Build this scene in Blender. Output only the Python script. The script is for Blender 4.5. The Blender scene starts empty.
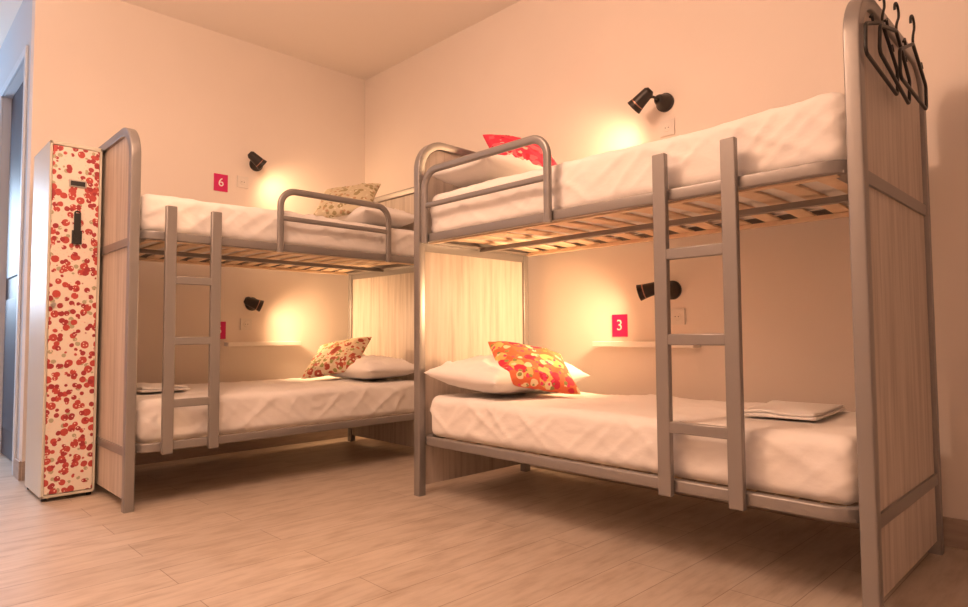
import bpy, bmesh, math, random
from mathutils import Vector, Matrix, noise, Euler
random.seed(4)
scene=bpy.context.scene
scene.view_settings.view_transform='Standard'
V=Vector
# ---------------- materials ----------------
def mat(name,col,rough=.6,metal=0,spec=.5):
    m=bpy.data.materials.new(name); m.use_nodes=True
    b=m.node_tree.nodes['Principled BSDF']
    b.inputs['Base Color'].default_value=(*col,1); b.inputs['Roughness'].default_value=rough
    b.inputs['Metallic'].default_value=metal
    b.inputs['Specular IOR Level'].default_value=spec
    return m
def nt(m): return m.node_tree.nodes,m.node_tree.links,m.node_tree.nodes['Principled BSDF']
def coords(m,scale=(1,1,1),rot=(0,0,0)):
    n,l,b=nt(m); tc=n.new('ShaderNodeTexCoord'); mp=n.new('ShaderNodeMapping')
    mp.inputs['Scale'].default_value=scale; mp.inputs['Rotation'].default_value=rot
    l.new(tc.outputs['Object'],mp.inputs['Vector']); return mp.outputs['Vector']
def ramp(m,fac,stops,interp='LINEAR'):
    n,l,b=nt(m); r=n.new('ShaderNodeValToRGB'); r.color_ramp.interpolation=interp
    e=r.color_ramp.elements
    while len(e)<len(stops): e.new(.5)
    for i,(p,c) in enumerate(stops):
        e[i].position=p; e[i].color=(*c,1)
    l.new(fac,r.inputs['Fac']); return r.outputs['Color']
def noisetex(m,vec,scale,detail=4,rough=.55):
    n,l,b=nt(m); t=n.new('ShaderNodeTexNoise'); t.inputs['Scale'].default_value=scale
    t.inputs['Detail'].default_value=detail; t.inputs['Roughness'].default_value=rough
    l.new(vec,t.inputs['Vector']); return t.outputs['Fac']
def bump(m,h,strength=.2,dist=.01):
    n,l,b=nt(m); bp=n.new('ShaderNodeBump'); bp.inputs['Strength'].default_value=strength
    bp.inputs['Distance'].default_value=dist; l.new(h,bp.inputs['Height']); l.new(bp.outputs['Normal'],b.inputs['Normal'])
def mix(m,fac,a,c,mode='MIX'):
    n,l,b=nt(m); x=n.new('ShaderNodeMix'); x.data_type='RGBA'; x.blend_type=mode
    for s,val in ((x.inputs[0],fac),(x.inputs[6],a),(x.inputs[7],c)):
        if hasattr(val,'is_linked'): l.new(val,s)
        elif isinstance(val,tuple): s.default_value=(*val,1)
        else: s.default_value=val
    return x.outputs[2]

M_wall=mat('wall_paint',(.82,.74,.66),.85,spec=.2); v=coords(M_wall); 
n,l,b=nt(M_wall); l.new(ramp(M_wall,noisetex(M_wall,v,1.5,3),[(0.3,(.82,.735,.665)),(.7,(.85,.765,.695))]),b.inputs['Base Color'])
bump(M_wall,noisetex(M_wall,v,60,3),.08,.004)
M_ceil=mat('ceiling_paint',(.90,.83,.77),.9,spec=.2); bump(M_ceil,noisetex(M_ceil,coords(M_ceil),50,2),.05,.004)
M_cool=mat('passage_paint',(.60,.66,.74),.8); bump(M_cool,noisetex(M_cool,coords(M_cool),60,2),.05,.004)

M_floor=mat('oak_laminate',(.5,.36,.25),.4)
n,l,b=nt(M_floor); v=coords(M_floor)
br=n.new('ShaderNodeTexBrick'); l.new(v,br.inputs['Vector'])
br.inputs['Scale'].default_value=1; br.inputs['Brick Width'].default_value=1.25; br.inputs['Row Height'].default_value=.19
br.inputs['Mortar Size'].default_value=.0018; br.inputs['Mortar Smooth'].default_value=.3; br.offset=.37
br.inputs['Color1'].default_value=(.59,.50,.42,1); br.inputs['Color2'].default_value=(.53,.445,.37,1); br.inputs['Mortar'].default_value=(.31,.24,.19,1)
vg=coords(M_floor,(1.4,13,1)); g=noisetex(M_floor,vg,3.2,7,.65)
gc=ramp(M_floor,g,[(.3,(.82,.80,.77)),(.5,(.96,.96,.96)),(.72,(1.03,1.02,1.01))])
vk=coords(M_floor,(2.2,6,1)); k=noisetex(M_floor,vk,2.4,4)
kc=ramp(M_floor,k,[(.3,(.78,.74,.70)),(.5,(.96,.95,.94)),(.6,(1,1,1))])
c1=mix(M_floor,1.0,br.outputs['Color'],gc,'MULTIPLY'); c2=mix(M_floor,1.0,c1,kc,'MULTIPLY'); l.new(c2,b.inputs['Base Color'])
bump(M_floor,g,.08,.003)

M_frame=mat('grey_painted_steel',(.29,.27,.26),.34,.4)
bump(M_frame,noisetex(M_frame,coords(M_frame),250,2),.04,.001)
M_panel=mat('ash_wood_panel',(.6,.5,.4),.55)
n,l,b=nt(M_panel); v=coords(M_panel,(16,16,.9)); g=noisetex(M_panel,v,2.2,6,.6)
l.new(ramp(M_panel,g,[(.28,(.42,.35,.30)),(.5,(.56,.485,.42)),(.75,(.66,.58,.51))]),b.inputs['Base Color']); bump(M_panel,g,.1,.002)
M_slat=mat('birch_slat',(.75,.50,.28),.5)
n,l,b=nt(M_slat); g=noisetex(M_slat,coords(M_slat,(6,6,6)),3,4)
l.new(ramp(M_slat,g,[(.3,(.82,.61,.42)),(.7,(.92,.74,.55))]),b.inputs['Base Color'])
M_sheet=mat('white_cotton',(.88,.84,.81),.85,spec=.2)
v=coords(M_sheet,(1,1,1.6)); bump(M_sheet,noisetex(M_sheet,v,7,4,.5),.28,.02)
M_towel=mat('white_terry',(.92,.89,.86),.95,spec=.1); bump(M_towel,noisetex(M_towel,coords(M_towel),120,3),.3,.004)
M_black=mat('black_plastic',(.02,.018,.018),.45)
M_lampblk=mat('black_lamp_metal',(.045,.038,.035),.38,.5)
M_copper=mat('copper_ring',(.45,.24,.17),.4,.8)
M_white=mat('white_plastic',(.78,.72,.66),.4)
M_mag=mat('magenta_acrylic',(.62,.01,.14),.35)
M_digit=mat('digit_white',(.9,.85,.85),.5)
M_shelf=mat('white_lacquer',(.88,.83,.78),.5)
M_base=mat('baseboard_wood',(.42,.30,.22),.5)
n,l,b=nt(M_base); l.new(ramp(M_base,noisetex(M_base,coords(M_base,(3,3,20)),3,4),[(.3,(.36,.28,.23)),(.7,(.46,.37,.31))]),b.inputs['Base Color'])
M_door=mat('dark_door',(.06,.055,.075),.5)
M_trimw=mat('white_trim',(.62,.70,.80),.5)
M_locker=mat('locker_enamel',(.62,.59,.50),.45)
M_steel=mat('steel',(.55,.52,.48),.3,.9)
M_bulb=mat('bulb',(1,.8,.5),.5); bb=M_bulb.node_tree.nodes['Principled BSDF']
bb.inputs['Emission Color'].default_value=(1,.72,.38,1); bb.inputs['Emission Strength'].default_value=8

def spots(name,base,specs,rough=.7,sc=1,dist=.02):
    m=mat(name,base,rough); n,l,b=nt(m); cur=base
    v0=coords(m,(1,1,1))
    nz=n.new('ShaderNodeTexNoise'); nz.inputs['Scale'].default_value=30*sc; l.new(v0,nz.inputs['Vector'])
    sb=n.new('ShaderNodeVectorMath'); sb.operation='MULTIPLY_ADD'; sb.inputs[1].default_value=(dist/sc,)*3; l.new(nz.outputs['Color'],sb.inputs[0]); l.new(v0,sb.inputs[2])
    for i,(scale,thr,col,rnd) in enumerate(specs):
        ad=n.new('ShaderNodeVectorMath'); ad.operation='ADD'; ad.inputs[1].default_value=(i*3.3,i*1.7,i*2.1)
        l.new(sb.outputs[0],ad.inputs[0])
        vo=n.new('ShaderNodeTexVoronoi'); vo.inputs['Scale'].default_value=scale*sc; vo.inputs['Randomness'].default_value=rnd
        l.new(ad.outputs[0],vo.inputs['Vector'])
        f=ramp(m,vo.outputs['Distance'],[(0,(1,1,1)),(thr,(1,1,1)),(thr+.03,(0,0,0))])
        cur=mix(m,f,cur,col)
    l.new(cur,b.inputs['Base Color']); return m
M_cherry=spots('cherry_print',(.82,.74,.64),[(22,.24,(.44,.40,.26),1),(23,.42,(.50,.07,.06),.8),(26,.34,(.36,.035,.045),.9),(60,.20,(.84,.66,.56),1)],.4,dist=.007)
M_c1=spots('floral_red_orange',(.75,.16,.06),[(9,.36,(.82,.50,.16),1),(11,.33,(.62,.02,.06),1),(15,.30,(.85,.68,.42),1),(22,.24,(.30,.28,.08),1),(26,.24,(.8,.05,.15),1)])
M_c2=spots('floral_brown_red',(.72,.58,.40),[(16,.42,(.42,.07,.04),1),(19,.33,(.30,.28,.08),1),(24,.28,(.62,.18,.10),1),(36,.24,(.8,.68,.5),1)])
M_c3=spots('floral_olive',(.60,.52,.36),[(20,.36,(.34,.28,.14),1),(24,.26,(.46,.28,.16),1),(30,.24,(.70,.64,.48),1)])
M_c4=spots('floral_crimson',(.70,.03,.08),[(10,.34,(.8,.12,.16),1),(15,.24,(.85,.5,.42),1),(20,.26,(.5,.01,.04),1)])

# ---------------- mesh helpers ----------------
class MB:
    def __init__(s): s.v=[];s.f=[];s.m=[];s.mats=[]
    def mi(s,mt):
        if mt not in s.mats: s.mats.append(mt)
        return s.mats.index(mt)
    def add(s,vs,fs,mt):
        o=len(s.v); s.v+= [tuple(p) for p in vs]; k=s.mi(mt)
        for f in fs: s.f.append([i+o for i in f]); s.m.append(k)
    def box(s,a,b,mt,M=None):
        (x0,y0,z0),(x1,y1,z1)=a,b
        vs=[(x0,y0,z0),(x1,y0,z0),(x1,y1,z0),(x0,y1,z0),(x0,y0,z1),(x1,y0,z1),(x1,y1,z1),(x0,y1,z1)]
        if M: vs=[M(*p) for p in vs]
        s.add(vs,[(0,3,2,1),(4,5,6,7),(0,1,5,4),(1,2,6,5),(2,3,7,6),(3,0,4,7)],mt)
    def sweep(s,pts,B,hb,hn,rc,mt,closed=False,caps=True):
        pts=[V(p) for p in pts]; B=V(B).normalized(); prof=[]
        for cx,cy,a0 in ((hb-rc,hn-rc,0),(-(hb-rc),hn-rc,90),(-(hb-rc),-(hn-rc),180),(hb-rc,-(hn-rc),270)):
            for k in range(5):
                a=math.radians(a0+k*22.5); prof.append((cx+rc*math.cos(a),cy+rc*math.sin(a)))
        n=len(pts); P=len(prof); vs=[]
        for i,p in enumerate(pts):
            if closed: t=(pts[(i+1)%n]-pts[i-1])
            elif i==0: t=pts[1]-pts[0]
            elif i==n-1: t=pts[-1]-pts[-2]
            else: t=(pts[i+1]-p).normalized()+(p-pts[i-1]).normalized()
            t.normalize(); N=t.cross(B).normalized()
            for a,c in prof: vs.append(p+B*a+N*c)
        fs=[]
        for i in range(n if closed else n-1):
            j=(i+1)%n
            for k in range(P):
                q=(k+1)%P; fs.append((i*P+k,i*P+q,j*P+q,j*P+k))
        if not closed and caps:
            fs.append(tuple(range(P-1,-1,-1))); fs.append(tuple((n-1)*P+k for k in range(P)))
        s.add(vs,fs,mt)
    def frus(s,p0,p1,r0,r1,mt,seg=28,c0=True,c1=True):
        p0=V(p0);p1=V(p1);a=(p1-p0).normalized(); q=a.orthogonal().normalized(); w=a.cross(q); vs=[]
        for p,r in((p0,r0),(p1,r1)):
            for k in range(seg):
                t=2*math.pi*k/seg; vs.append(p+(q*math.cos(t)+w*math.sin(t))*r)
        fs=[(k,(k+1)%seg,seg+(k+1)%seg,seg+k) for k in range(seg)]
        if c0: fs.append(tuple(range(seg-1,-1,-1)))
        if c1: fs.append(tuple(range(seg,2*seg)))
        s.add(vs,fs,mt)
    def obj(s,name,parent=None,bevel=0,smooth=True,loc=None,rot=None):
        me=bpy.data.meshes.new(name); me.from_pydata(s.v,[],s.f)
        for m in s.mats: me.materials.append(m)
        for p,k in zip(me.polygons,s.m): p.material_index=k
        bm=bmesh.new(); bm.from_mesh(me); bmesh.ops.recalc_face_normals(bm,faces=bm.faces); bm.to_mesh(me); bm.free()
        o=bpy.data.objects.new(name,me); scene.collection.objects.link(o)
        if bevel:
            md=o.modifiers.new('bev','BEVEL'); md.width=bevel; md.segments=2; md.limit_method='ANGLE'; md.angle_limit=math.radians(50)
        if smooth:
            for p in me.polygons: p.use_smooth=True
            if hasattr(me,'set_sharp_from_angle'): me.set_sharp_from_angle(angle=math.radians(38))
        if loc: o.location=loc
        if rot is not None: o.rotation_euler=rot
        if parent:
            o.parent=parent; o.matrix_parent_inverse=Matrix.Translation(-V(parent.location))
        return o
def empty(name,loc):
    e=bpy.data.objects.new(name,None); e.empty_display_size=.1; e.location=loc; scene.collection.objects.link(e); return e
def fillet(pts,r,closed=False,seg=8):
    pts=[V(p) for p in pts]; n=len(pts); out=[]
    for i,p in enumerate(pts):
        if not closed and i in(0,n-1): out.append(p); continue
        a=(pts[i-1]-p); c=(pts[(i+1)%n]-p); an=a.normalized(); cn=c.normalized()
        ang=an.angle(cn); d=r/math.tan(ang/2); bis=(an+cn).normalized(); cen=p+bis*(r/math.sin(ang/2))
        s0=p+an*d-cen; s1=p+cn*d-cen; tot=s0.angle(s1); ax=s0.cross(s1).normalized()
        for k in range(seg+1):
            out.append(cen+Matrix.Rotation(tot*k/seg,3,ax)@s0)
    return out
def rbox(a,b,r,step):
    dims=[b[i]-a[i] for i in range(3)]; N=[max(2,round(d/step)) for d in dims]
    bm=bmesh.new(); 
    for ax in range(3):
        i,j=[k for k in range(3) if k!=ax]
        for side in(0,1):
            g=[]
            for p in range(N[i]+1):
                row=[]
                for q in range(N[j]+1):
                    c=[0,0,0]; c[ax]=b[ax] if side else a[ax]; c[i]=a[i]+dims[i]*p/N[i]; c[j]=a[j]+dims[j]*q/N[j]; row.append(bm.verts.new(c))
                g.append(row)
            for p in range(N[i]):
                for q in range(N[j]): bm.faces.new((g[p][q],g[p+1][q],g[p+1][q+1],g[p][q+1]))
    bmesh.ops.remove_doubles(bm,verts=bm.verts,dist=1e-5)
    for v in bm.verts:
        inn=V([min(max(v.co[k],a[k]+r),b[k]-r) for k in range(3)]); d=v.co-inn
        if d.length>1e-9: v.co=inn+d.normalized()*min(r,max(abs(x) for x in d))
    bmesh.ops.recalc_face_normals(bm,faces=bm.faces); bm.normal_update(); return bm
def bmobj(bm,name,mt,parent=None,loc=None,rot=None):
    me=bpy.data.meshes.new(name); bm.to_mesh(me); bm.free(); me.materials.append(mt)
    for p in me.polygons: p.use_smooth=True
    o=bpy.data.objects.new(name,me); scene.collection.objects.link(o)
    if loc: o.location=loc
    if rot is not None: o.rotation_euler=rot
    if parent: o.parent=parent; o.matrix_parent_inverse=Matrix.Translation(-V(parent.location))
    return o

# ---------------- room ----------------
XR=3.05; YB=4.57; ZC=3.04; XL=-2.3; YF=-2.2; XP=.69; YE=7.2; XPL=-.7
def rbx(name,a,b,mt,bevel=0):
    m=MB(); m.box(a,b,mt); return m.obj(name,bevel=bevel,smooth=False)
rbx('floor',(XL-.12,YF-.12,-.1),(XR+.12,YE+.12,0),M_floor)
rbx('ceiling',(XL-.12,YF-.12,ZC),(XR+.12,YE+.12,ZC+.1),M_ceil)
rbx('wall_right',(XR,YF,0),(XR+.12,YB+.12,ZC),M_wall)
rbx('wall_back',(XP,YB,0),(XR,YB+.1,ZC),M_wall)
rbx('wall_left',(XL-.12,YF,0),(XL,YB+.12,ZC),M_wall)
rbx('wall_front',(XL-.12,YF-.12,0),(XR+.12,YF,ZC),M_wall)
rbx('wall_back_left',(XL,YB,0),(XPL,YB+.12,ZC),M_wall)
rbx('wall_passage_left',(XPL-.12,YB+.12,0),(XPL,YE,ZC),M_cool)
D0,D1,DZ=4.80,5.74,2.6
rbx('wall_passage_near',(XP,YB+.1,0),(XP+.12,D0,ZC),M_cool)
rbx('wall_passage_far',(XP,D1,0),(XP+.12,YE,ZC),M_cool)
rbx('wall_passage_lintel',(XP,D0,DZ),(XP+.12,D1,ZC),M_cool)
m=MB(); a0,a1=D0+.004,D1-.004
m.box((XP+.05,a0,0.005),(XP+.09,a1,DZ-.005),M_door); m.box((XP+.038,D0+.1,.2),(XP+.05,D1-.1,1.1),M_door); m.box((XP+.038,D0+.1,1.25),(XP+.05,D1-.1,2.4),M_door)
m.obj('door_1',bevel=.004,smooth=False)
m=MB(); m.box((XP-.015,D0-.05,0),(XP-.001,D0,DZ+.05),M_trimw); m.box((XP-.015,D1,0),(XP-.001,D1+.05,DZ+.05),M_trimw); m.box((XP-.015,D0,DZ),(XP-.001,D1,DZ+.05),M_trimw)
m.obj('trim_1',bevel=.003,smooth=False)
m=MB(); wx0,wx1,wz0,wz1=-.45,.45,.9,2.3
m.box((XPL,YE,0),(wx0,YE+.12,ZC),M_cool); m.box((wx1,YE,0),(XP+.12,YE+.12,ZC),M_cool); m.box((wx0,YE,0),(wx1,YE+.12,wz0),M_cool); m.box((wx0,YE,wz1),(wx1,YE+.12,ZC),M_cool)
m.obj('wall_passage_end',smooth=False)
m=MB()
for a,b in(((wx0,wz0),(wx0+.05,wz1)),((wx1-.05,wz0),(wx1,wz1)),((wx0,wz0),(wx1,wz0+.05)),((wx0,wz1-.05),(wx1,wz1)),((-.02,wz0),(.02,wz1))):
    m.box((a[0],YE+.03,a[1]),(b[0],YE+.08,b[1]),M_trimw)
m.obj('window_1',smooth=False)
rbx('baseboard_right',(XR-.014,YF,0),(XR,YB,.11),M_base,.003)
rbx('baseboard_back',(XP,YB-.014,0),(XR-.014,YB,.11),M_base,.003)
rbx('baseboard_passage',(XP-.014,YB,0),(XP,D0-.05,.11),M_base,.003)

# ---------------- bunk beds ----------------
ZU,ZL=1.335,.29
def bunk(Mp,L,W,guard,ladder,name='bunk_bed',toph=1.885):
    ud=(V(Mp(1,0,0))-V(Mp(0,0,0))); vd=(V(Mp(0,1,0))-V(Mp(0,0,0))); Z=V((0,0,1))
    E=empty(name,Mp(L/2,W/2,0))
    def W3(pts): return [Mp(*p) for p in pts]
    h=.023
    for i,u in enumerate((0,L)):
        uo=u
        m=MB(); path=fillet([(uo,0,0),(uo,0,toph-h),(uo,W,toph-h),(uo,W,0)],.15,seg=12)
        m.sweep(W3(path),ud,h,h,.006,M_frame)
        for z in(ZU-.04,ZL-.01):
            m.box((uo-.018,h,z-.02),(uo+.018,W-h,z+.02),M_frame,Mp)
        for v_ in(0,W): m.box((uo-.021,v_-.021,0),(uo+.021,v_+.021,.012),M_black,Mp)
        m.obj('end_frame_%d'%(i+1),E)
        m=MB(); inner=fillet([(uo,h-.002,.05),(uo,h-.002,toph-2*h+.002),(uo,W-h+.002,toph-2*h+.002),(uo,W-h+.002,.05)],.125,seg=12)
        n=len(inner); vs=[Mp(p[0]-.009,p[1],p[2]) for p in inner]+[Mp(p[0]+.009,p[1],p[2]) for p in inner]
        m.add(vs,[tuple(range(n)),tuple(range(2*n-1,n-1,-1))]+[(k,(k+1)%n,n+(k+1)%n,n+k) for k in range(n)],M_panel)
        m.obj('end_panel_%d'%(i+1),E,smooth=False)
    for k,zc in enumerate((ZL,ZU)):
        m=MB(); a,b_=.03,L-.03
        path=fillet([(a,-.005,zc),(b_,-.005,zc),(b_,W+.005,zc),(a,W+.005,zc)],.085,closed=True,seg=8)
        m.sweep(W3(path),Z,.022,.016,.007,M_frame,closed=True)
        m.box((a+.02,W/2-.015,zc-.035),(b_-.02,W/2+.015,zc-.012),M_frame,Mp)
        for u_ in (.06,L-.06):
            m.box((u_-.02,.01,zc-.02),(u_+.02,W-.01,zc-.012),M_frame,Mp)
        m.obj('bed_rail_%d'%(k+1),E)
        m=MB(); N=14
        for i in range(N):
            u0=.10+(L-.26)*i/(N-1); pts=[]
            for j in range(11):
                t=j/10; pts.append((u0+.03,.012+(W-.024)*t,zc-.004+.014*math.sin(math.pi*t)))
            m.sweep(W3(pts),ud,.034,.005,.003,M_slat)
        m.box((.06,.014,zc-.026),(L-.06,.044,zc-.009),M_slat,Mp); m.box((.06,W-.044,zc-.026),(L-.06,W-.014,zc-.009),M_slat,Mp)
        m.obj('slats_%d'%(k+1),E)
    g0,g1,gt=guard; m=MB(); vv=-.034
    path=fillet([(g0,vv,ZU-.03),(g0,vv,gt),(g1,vv,gt),(g1,vv,ZU-.03)],.09,seg=9)
    m.sweep(W3(path),vd,.013,.019,.012,M_frame)
    m.sweep(W3([(g0,vv,1.5),(g1,vv,1.5)]),vd,.010,.014,.009,M_frame)
    m.obj('guard_rail',E)
    l0,l1=ladder; m=MB(); vv=-.036
    for u_ in ladder: m.box((u_-.026,vv-.013,.255),(u_+.026,vv+.013,1.485),M_frame,Mp)
    for z in(.50,.81,1.115): m.box((l0+.02,vv-.011,z-.02),(l1-.02,vv+.011,z+.02),M_frame,Mp)
    for u_ in ladder:
        m.box((u_-.012,vv+.01,ZU+.01),(u_+.012,.012,ZU+.03),M_frame,Mp)
    m.obj('ladder',E,bevel=.004)
    return E
def ridge(v,p=2.0): return max(0,1-abs(noise.noise(v))*p)
def mattress(Mp,a,b,seed,name='mattress'):
    bm=rbox(a,b,.042,.0125); off=V((seed*7.3,seed*3.1,0))
    zt,zb=b[2],a[2]
    for v in bm.verts:
        p=v.co; nrm=v.normal
        top=max(0,nrm.z); side=1-abs(nrm.z)
        w=noise.fractal(V((p.x*2.2,p.y*3,0))+off,1,2,2)
        wx=p.x+.15*noise.noise(V((p.x*2,p.y*2,seed+9))); wy=p.y+.15*noise.noise(V((p.x*2+5,p.y*2,seed)))
        msk=max(0,noise.noise(V((p.x*1.7,p.y*1.7,seed+20)))+.4)
        r1=ridge(V((wx*2.4+wy*1.2,wy*4.6-wx*1.5,seed)),5)**2; r2=ridge(V((wx*4.2-wy*3,wy*3.6+wx*3,seed+4)),6)**2; r3=ridge(V((wx*9+wy*5,wy*7-wx*4,seed+14)),5)**2
        d=top*(.012*w+(.010*r1+.007*r2+.003*r3)*msk)
        hz=(p.z-zb)/(zt-zb)
        s=noise.noise(V((p.x*4+1.2*p.z,p.y*4,p.z*2+seed))); s2=ridge(V((p.x*4.5+p.z*6,p.y*4.5,p.z*1.5-p.x+seed)),4.5)**2; s3=ridge(V((p.x*8-p.z*9,p.y*8,p.z*2+seed)),5)**2; s4=ridge(V((p.x*5,p.y*5,p.z*9+p.x*4+seed)),5)**2
        d+=side*(.010*s+.009*s2+.006*s3+.004*s4)*(.35+.65*min(1,hz*2))
        v.co=p+nrm*d
        if hz<.2: v.co.z=max(v.co.z,zb)
    for v in bm.verts: v.co=Mp(*v.co)
    bmesh.ops.recalc_face_normals(bm,faces=bm.faces)
    return bmobj(bm,name,M_sheet)
def pillow(name,w,d,t,mt,loc,rot,seed=0,pinch=.07,N=50,wr=.006,pw=.5):
    bm=bmesh.new(); G={}
    for s in(1,-1):
        for i in range(N+1):
            for j in range(N+1):
                x=-1+2*i/N;y=-1+2*j/N
                x=math.copysign(1-(1-abs(x))**1.3,x);y=math.copysign(1-(1-abs(y))**1.3,y)
                h=((1-x**4)*(1-y**4))**pw*(.75+.25*(1-x*x)*(1-y*y))
                px=x*(1-pinch*(1-y*y)**1)*w/2; py=y*(1-pinch*(1-x*x))*d/2
                edge=max(abs(x),abs(y))
                wn=noise.noise(V((px*9+seed,py*9,s*2+seed)))*wr + ridge(V((px*6+py*3,py*7+seed,seed)),4)**2*wr*1.2+ ridge(V((px*12-py*6,py*10+seed,seed+3)),5)**2*wr*.5
                z=s*(h*t/2)+ (wn*min(1,(1-edge)*5))*(1 if s>0 else -.3)
                G[s,i,j]=bm.verts.new((px,py,z))
        for i in range(N):
            for j in range(N):
                bm.faces.new((G[s,i,j],G[s,i+1,j],G[s,i+1,j+1],G[s,i,j+1]))
    bmesh.ops.remove_doubles(bm,verts=bm.verts,dist=1e-5); bmesh.ops.recalc_face_normals(bm,faces=bm.faces)
    return bmobj(bm,name,mt,loc=loc,rot=rot)

# right bunk
RF,RH,RL,RW=2.10,2.63,2.076,.82
MR=lambda u,v,z:(RF+v,RH-u,z)
bunk(MR,RL,RW,(.085,.911,1.68),(1.444,1.702))
mattress(MR,(.045,.025,ZL+.014),(RL-.045,RW-.025,.513),1)
mattress(MR,(.045,.025,ZU+.014),(RL-.04,RW-.025,1.577),2)
# left bunk
LF,LH,LL,LW=3.385,2.79,1.86,.97
ML=lambda u,v,z:(LH-u,LF+v,z)
bunk(ML,LL,LW,(.37,1.116,1.66),(1.476,1.70))
mattress(ML,(.045,.025,ZL+.014),(LL-.045,LW-.025,.52),3)
mattress(ML,(.045,.025,ZU+.014),(LL-.045,LW-.025,1.555),4)

R=math.radians
pillow('pillow',.50,.78,.18,M_sheet,(2.48,2.34,.62),(0,R(-4),R(92)),1,wr=.013)
pillow('pillow',.44,.76,.16,M_sheet,(2.48,2.35,1.68),(0,0,R(90)),2,wr=.012)
pillow('pillow',.44,.80,.15,M_sheet,(2.53,3.79,.605),(0,0,R(0)),3,wr=.012)
pillow('pillow',.46,.76,.15,M_sheet,(2.52,3.80,1.64),(0,0,0),4,wr=.012)
pillow('throw_cushion',.42,.40,.13,M_c1,(2.46,2.16,.665),(R(28),R(10),R(-30)),5)
pillow('throw_cushion',.42,.38,.13,M_c2,(2.38,3.90,.68),(R(34),R(-10),R(-60)),6)
pillow('throw_cushion',.42,.38,.12,M_c3,(2.36,3.75,1.76),(R(40),R(-6),R(-52)),7)
pillow('throw_cushion',.40,.38,.12,M_c4,(2.60,2.34,1.825),(R(42),R(5),R(-25)),8)

def towel(loc,w,d,rz,seed):
    bm=bmesh.new()
    for k in range(2):
        b2=rbox((-w/2+k*.008,-d/2+k*.006,k*.011),(w/2-k*.009,d/2-k*.008,k*.011+.0105),.005,.012)
        me=bpy.data.meshes.new('t'); b2.to_mesh(me); b2.free(); bm.from_mesh(me)
    for v in bm.verts:
        v.co.z+=max(0,noise.noise(V((v.co.x*9,v.co.y*9,seed))))*.02*(v.co.z/.022)
    return bmobj(bm,'folded_towel',M_towel,loc=loc,rot=(0,0,rz))
towel((2.58,.93,.524),.44,.27,R(4),1)
towel((1.20,3.95,.531),.26,.42,R(3),2)

# ---------------- wall lamps ----------------
def lamp(pt,nrm,axis,power,side,spot=150):
    pt=V(pt);nrm=V(nrm);axis=V(axis).normalized();side=V(side)
    E=empty('wall_lamp',pt)
    m=MB(); m.frus(pt,pt+nrm*.014,.05,.05,M_lampblk); m.frus(pt+nrm*.014,pt+nrm*.075,.046,.026,M_lampblk); m.frus(pt+nrm*.075,pt+nrm*.08,.026,.02,M_lampblk)
    j=pt+nrm*.14+side
    m.sweep(fillet([pt+nrm*.07,pt+nrm*.13,j],.012,seg=4),V((0,0,1)),.007,.007,.0069,M_lampblk)
    m.obj('wall_mount',E)
    m=MB(); a=j-axis*.05; c=j+axis*.06
    m.frus(a-axis*.014,a,.018,.030,M_lampblk,c1=False); m.frus(a,c-axis*.03,.030,.038,M_lampblk,c0=False,c1=False)
    m.frus(c-axis*.03,c-axis*.024,.0395,.040,M_copper,c0=False,c1=False); m.frus(c-axis*.024,c,.039,.044,M_lampblk,c0=False,c1=False)
    m.frus(c,a+axis*.01,.042,.028,M_copper,c0=False); m.frus(c,c+axis*.002,.044,.0415,M_lampblk,c0=False,c1=False)
    m.obj('shade',E)
    m=MB(); m.frus(a+axis*.012,a+axis*.055,.012,.022,M_bulb); m.obj('bulb',E)
    ld=bpy.data.lights.new('lamp_light','SPOT'); ld.energy=power; ld.color=(1,.58,.29); ld.spot_size=R(spot); ld.spot_blend=1; ld.shadow_soft_size=.1
    lo=bpy.data.objects.new('lamp_light',ld); scene.collection.objects.link(lo)
    lo.location=c+axis*.03; lo.rotation_euler=axis.to_track_quat('-Z','Y').to_euler()
    lo.parent=E; lo.matrix_parent_inverse=Matrix.Translation(-pt)
lamp((XR,1.71,2.07),(-1,0,0),(-.12,.75,-.6),18,(0,.06,0),165)
lamp((XR,1.69,1.06),(-1,0,0),(-.35,.85,-.25),60,(0,.05,0),135)
lamp((2.08,YB,2.12),(0,-1,0),(.75,-.12,-.6),18,(-.06,0,.0),165)
lamp((2.06,YB,1.07),(0,-1,0),(.8,-.25,-.33),50,(-.05,0,.0),138)

def sign(pt,wall,ch):
    pt=V(pt); E=empty('room_number_sign',pt); w,h=.10,.125
    m=MB()
    if wall=='R': m.box((pt.x-.006,pt.y-w/2,pt.z-h/2),(pt.x,pt.y+w/2,pt.z+h/2),M_mag)
    else: m.box((pt.x-w/2,pt.y-.006,pt.z-h/2),(pt.x+w/2,pt.y,pt.z+h/2),M_mag)
    m.obj('plate',E,bevel=.0015,smooth=False)
    cu=bpy.data.curves.new('digit','FONT'); cu.body=ch; cu.size=.085; cu.align_x='CENTER'; cu.align_y='CENTER'; cu.extrude=.0008
    o=bpy.data.objects.new('digit',cu); scene.collection.objects.link(o); cu.materials.append(M_digit)
    o.rotation_euler=(R(90),0,R(-90)) if wall=='R' else (R(90),0,0)
    o.location=pt+(V((-.0072,0,0)) if wall=='R' else V((0,-.0072,0)))
    o.parent=E; o.matrix_parent_inverse=Matrix.Translation(-pt)
sign((XR,2.02,.878),'R','3'); sign((1.82,YB,1.94),'B','6'); sign((1.82,YB,.875),'B','5')
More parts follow.
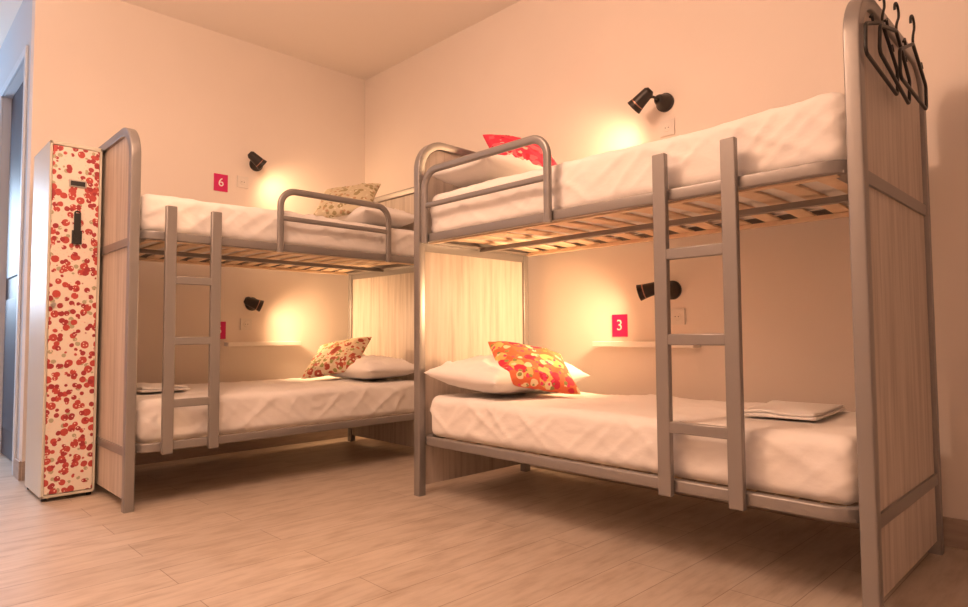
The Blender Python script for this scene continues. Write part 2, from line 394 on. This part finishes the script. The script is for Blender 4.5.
def socket(pt,wall,name='wall_socket'):
    m=MB(); x,y,z=pt; s=.042
    if wall=='R':
        m.box((x-.009,y-s,z-s),(x,y+s,z+s),M_white); m.frus((x-.009,y,z),(x-.011,y,z),.022,.020,M_white)
        for d in(-.009,.009): m.frus((x-.011,y+d,z),(x-.0115,y+d,z),.003,.003,M_black,8)
    else:
        m.box((x-s,y-.009,z-s),(x+s,y,z+s),M_white); m.frus((x,y-.009,z),(x,y-.011,z),.022,.020,M_white)
        for d in(-.009,.009): m.frus((x+d,y-.011,z),(x+d,y-.0115,z),.003,.003,M_black,8)
    m.obj(name,bevel=.002)
socket((XR,1.76,.92),'R'); socket((XR,1.665,.92),'R'); socket((2.02,YB,.92),'B'); socket((XR,1.70,1.93),'R'); socket((1.98,YB,1.97),'B')
m=MB(); m.box((XR-.08,1.54,.76),(XR,2.155,.79),M_shelf); m.obj('wall_shelf',bevel=.003,smooth=False)
m=MB(); m.box((1.86,YB-.08,.76),(2.42,YB,.79),M_shelf); m.obj('wall_shelf',bevel=.003,smooth=False)

# ---------------- locker ----------------
lx0,lx1,ly0,ly1,lz=.665,.902,3.862,4.30,1.85
E=empty('locker',((lx0+lx1)/2,(ly0+ly1)/2,0))
m=MB(); m.box((lx0,ly0+.015,.02),(lx1,ly1,lz),M_locker)
for x in(lx0+.02,lx1-.02):
    for y in(ly0+.04,ly1-.03): m.frus((x,y,0),(x,y,.02),.013,.013,M_black,12)
for a,b_ in(((lx0,.02),(lx0+.012,lz)),((lx1-.012,.02),(lx1,lz)),((lx0,.02),(lx1,.035)),((lx0,lz-.02),(lx1,lz))):
    m.box((a[0],ly0+.003,a[1]),(b_[0],ly0+.016,b_[1]),M_locker)
m.obj('cabinet',E,bevel=.003,smooth=False)
m=MB(); m.box((lx0+.013,ly0,.038),(lx1-.013,ly0+.013,lz-.023),M_cherry); m.obj('door_panel',E,bevel=.004,smooth=False)
m=MB(); cx=lx0+.125
m.box((cx-.04,ly0-.006,1.62),(cx+.04,ly0,1.657),M_steel); m.box((cx-.033,ly0-.007,1.626),(cx+.033,ly0-.0055,1.651),M_black); m.obj('label_holder',E,bevel=.001,smooth=False)
m=MB(); m.box((cx-.022,ly0-.014,1.32),(cx+.022,ly0,1.39),M_black); m.box((cx-.014,ly0-.018,1.35),(cx+.014,ly0-.014,1.48),M_black)
m.sweep(fillet([(cx-.012,ly0-.014,1.37),(cx-.012,ly0-.014,1.49),(cx+.012,ly0-.014,1.49),(cx+.012,ly0-.014,1.37)],.01),(0,1,0),.004,.004,.0039,M_black)
m.obj('padlock',E,bevel=.002)
m=MB(); m.frus((lx0+.03,ly0,1.0),(lx0+.03,ly0-.012,1.0),.012,.011,M_steel); m.obj('key_lock',E)

# ---------------- hangers ----------------
def hanger(x,y,ztop,tilt):
    m=MB(); B=V((0,1,0)); pts=[]
    for k in range(15):
        a=math.radians(200-k*16); pts.append(V((.026*math.cos(a),0,-.026+.026*math.sin(a))))
    pts+= [V((.006,0,-.065)),V((0,0,-.08)),V((0,0,-.105))]
    m.sweep(pts,B,.004,.004,.0039,M_black)
    body=fillet([(0,0,-.098),(.18,0,-.185),(.18,0,-.275),(-.18,0,-.275),(-.18,0,-.185)],.02,closed=True,seg=6)
    m.sweep(body,B,.005,.006,.0045,M_black,closed=True)
    for s in(-1,1):
        m.sweep([V((s*.10,0,-.145)),V((s*.115,0,-.125)),V((s*.13,0,-.14))],B,.004,.004,.0035,M_black)
    m.obj('coat_hanger',loc=(x,y,ztop),rot=(0,tilt,0))
PY=RH-RL
for k,(hx,tl) in enumerate(((2.30,6),(2.40,12),(2.52,3))): hanger(hx,PY-.034-.018*k,1.912-.004*k,R(tl))

# ---------------- lights ----------------
def area(name,loc,size,power,col,target):
    ld=bpy.data.lights.new(name,'AREA'); ld.shape='DISK'; ld.size=size; ld.energy=power; ld.color=col
    o=bpy.data.objects.new(name,ld); scene.collection.objects.link(o); o.location=loc
    o.rotation_euler=(V(target)-V(loc)).to_track_quat('-Z','Y').to_euler()
    return o
WC=(1,.62,.42)
def fill_ceiling_lamp(x,y,power):  # invented out-of-frame fixture, added as fill for the walls and bed fronts
    E=empty('fill_ceiling_light',(x,y,ZC))
    m=MB(); m.frus((x,y,ZC),(x,y,ZC-.04),.20,.19,M_white); m.obj('housing',E)
    ld=bpy.data.lights.new('fill_point','POINT'); ld.energy=power; ld.color=WC; ld.shadow_soft_size=.2
    o=bpy.data.objects.new('fill_point',ld); scene.collection.objects.link(o); o.location=(x,y,ZC-.32); o.parent=E; o.matrix_parent_inverse=Matrix.Translation(-V(E.location))
fill_ceiling_lamp(.5,1.9,78)
def fill_torch(x,y,power):  # unseen torchiere, added to bounce soft fill light off the ceiling
    E=empty('fill_torchiere',(x,y,0)); m=MB()
    m.frus((x,y,0),(x,y,.025),.14,.13,M_black); m.frus((x,y,.025),(x,y,1.72),.012,.012,M_black,16); m.obj('stand',E)
    m=MB(); m.frus((x,y,1.72),(x,y,1.84),.03,.16,M_black,c1=False); m.frus((x,y,1.84),(x,y,1.725),.155,.028,M_white,c0=False); m.obj('bowl',E)
    ld=bpy.data.lights.new('fill_uplight','SPOT'); ld.energy=power; ld.color=WC; ld.spot_size=R(160); ld.spot_blend=.6; ld.shadow_soft_size=.12
    o=bpy.data.objects.new('fill_uplight',ld); scene.collection.objects.link(o); o.location=(x,y,1.86); o.rotation_euler=(R(180),0,0); o.parent=E; o.matrix_parent_inverse=Matrix.Translation(-V(E.location))
fill_torch(-.75,1.9,330)
area('window_daylight',(0,YE+.3,1.7),1.2,80,(.62,.80,1),(0.2,3,.5))
w=bpy.data.worlds.new('World'); scene.world=w; w.use_nodes=True
w.node_tree.nodes['Background'].inputs[0].default_value=(.6,.75,1,1); w.node_tree.nodes['Background'].inputs[1].default_value=.8

# ---------------- camera ----------------
cd=bpy.data.cameras.new('camera'); cam=bpy.data.objects.new('camera',cd); scene.collection.objects.link(cam)
cam.location=(0,0,.83)
cam.rotation_euler=(Euler((R(90+2.84),0,R(-44.4))).to_matrix()@Matrix.Rotation(R(-.35),3,'Z')).to_euler()
cd.lens=635/968*36; cd.sensor_width=36; cd.clip_start=.05
scene.camera=cam
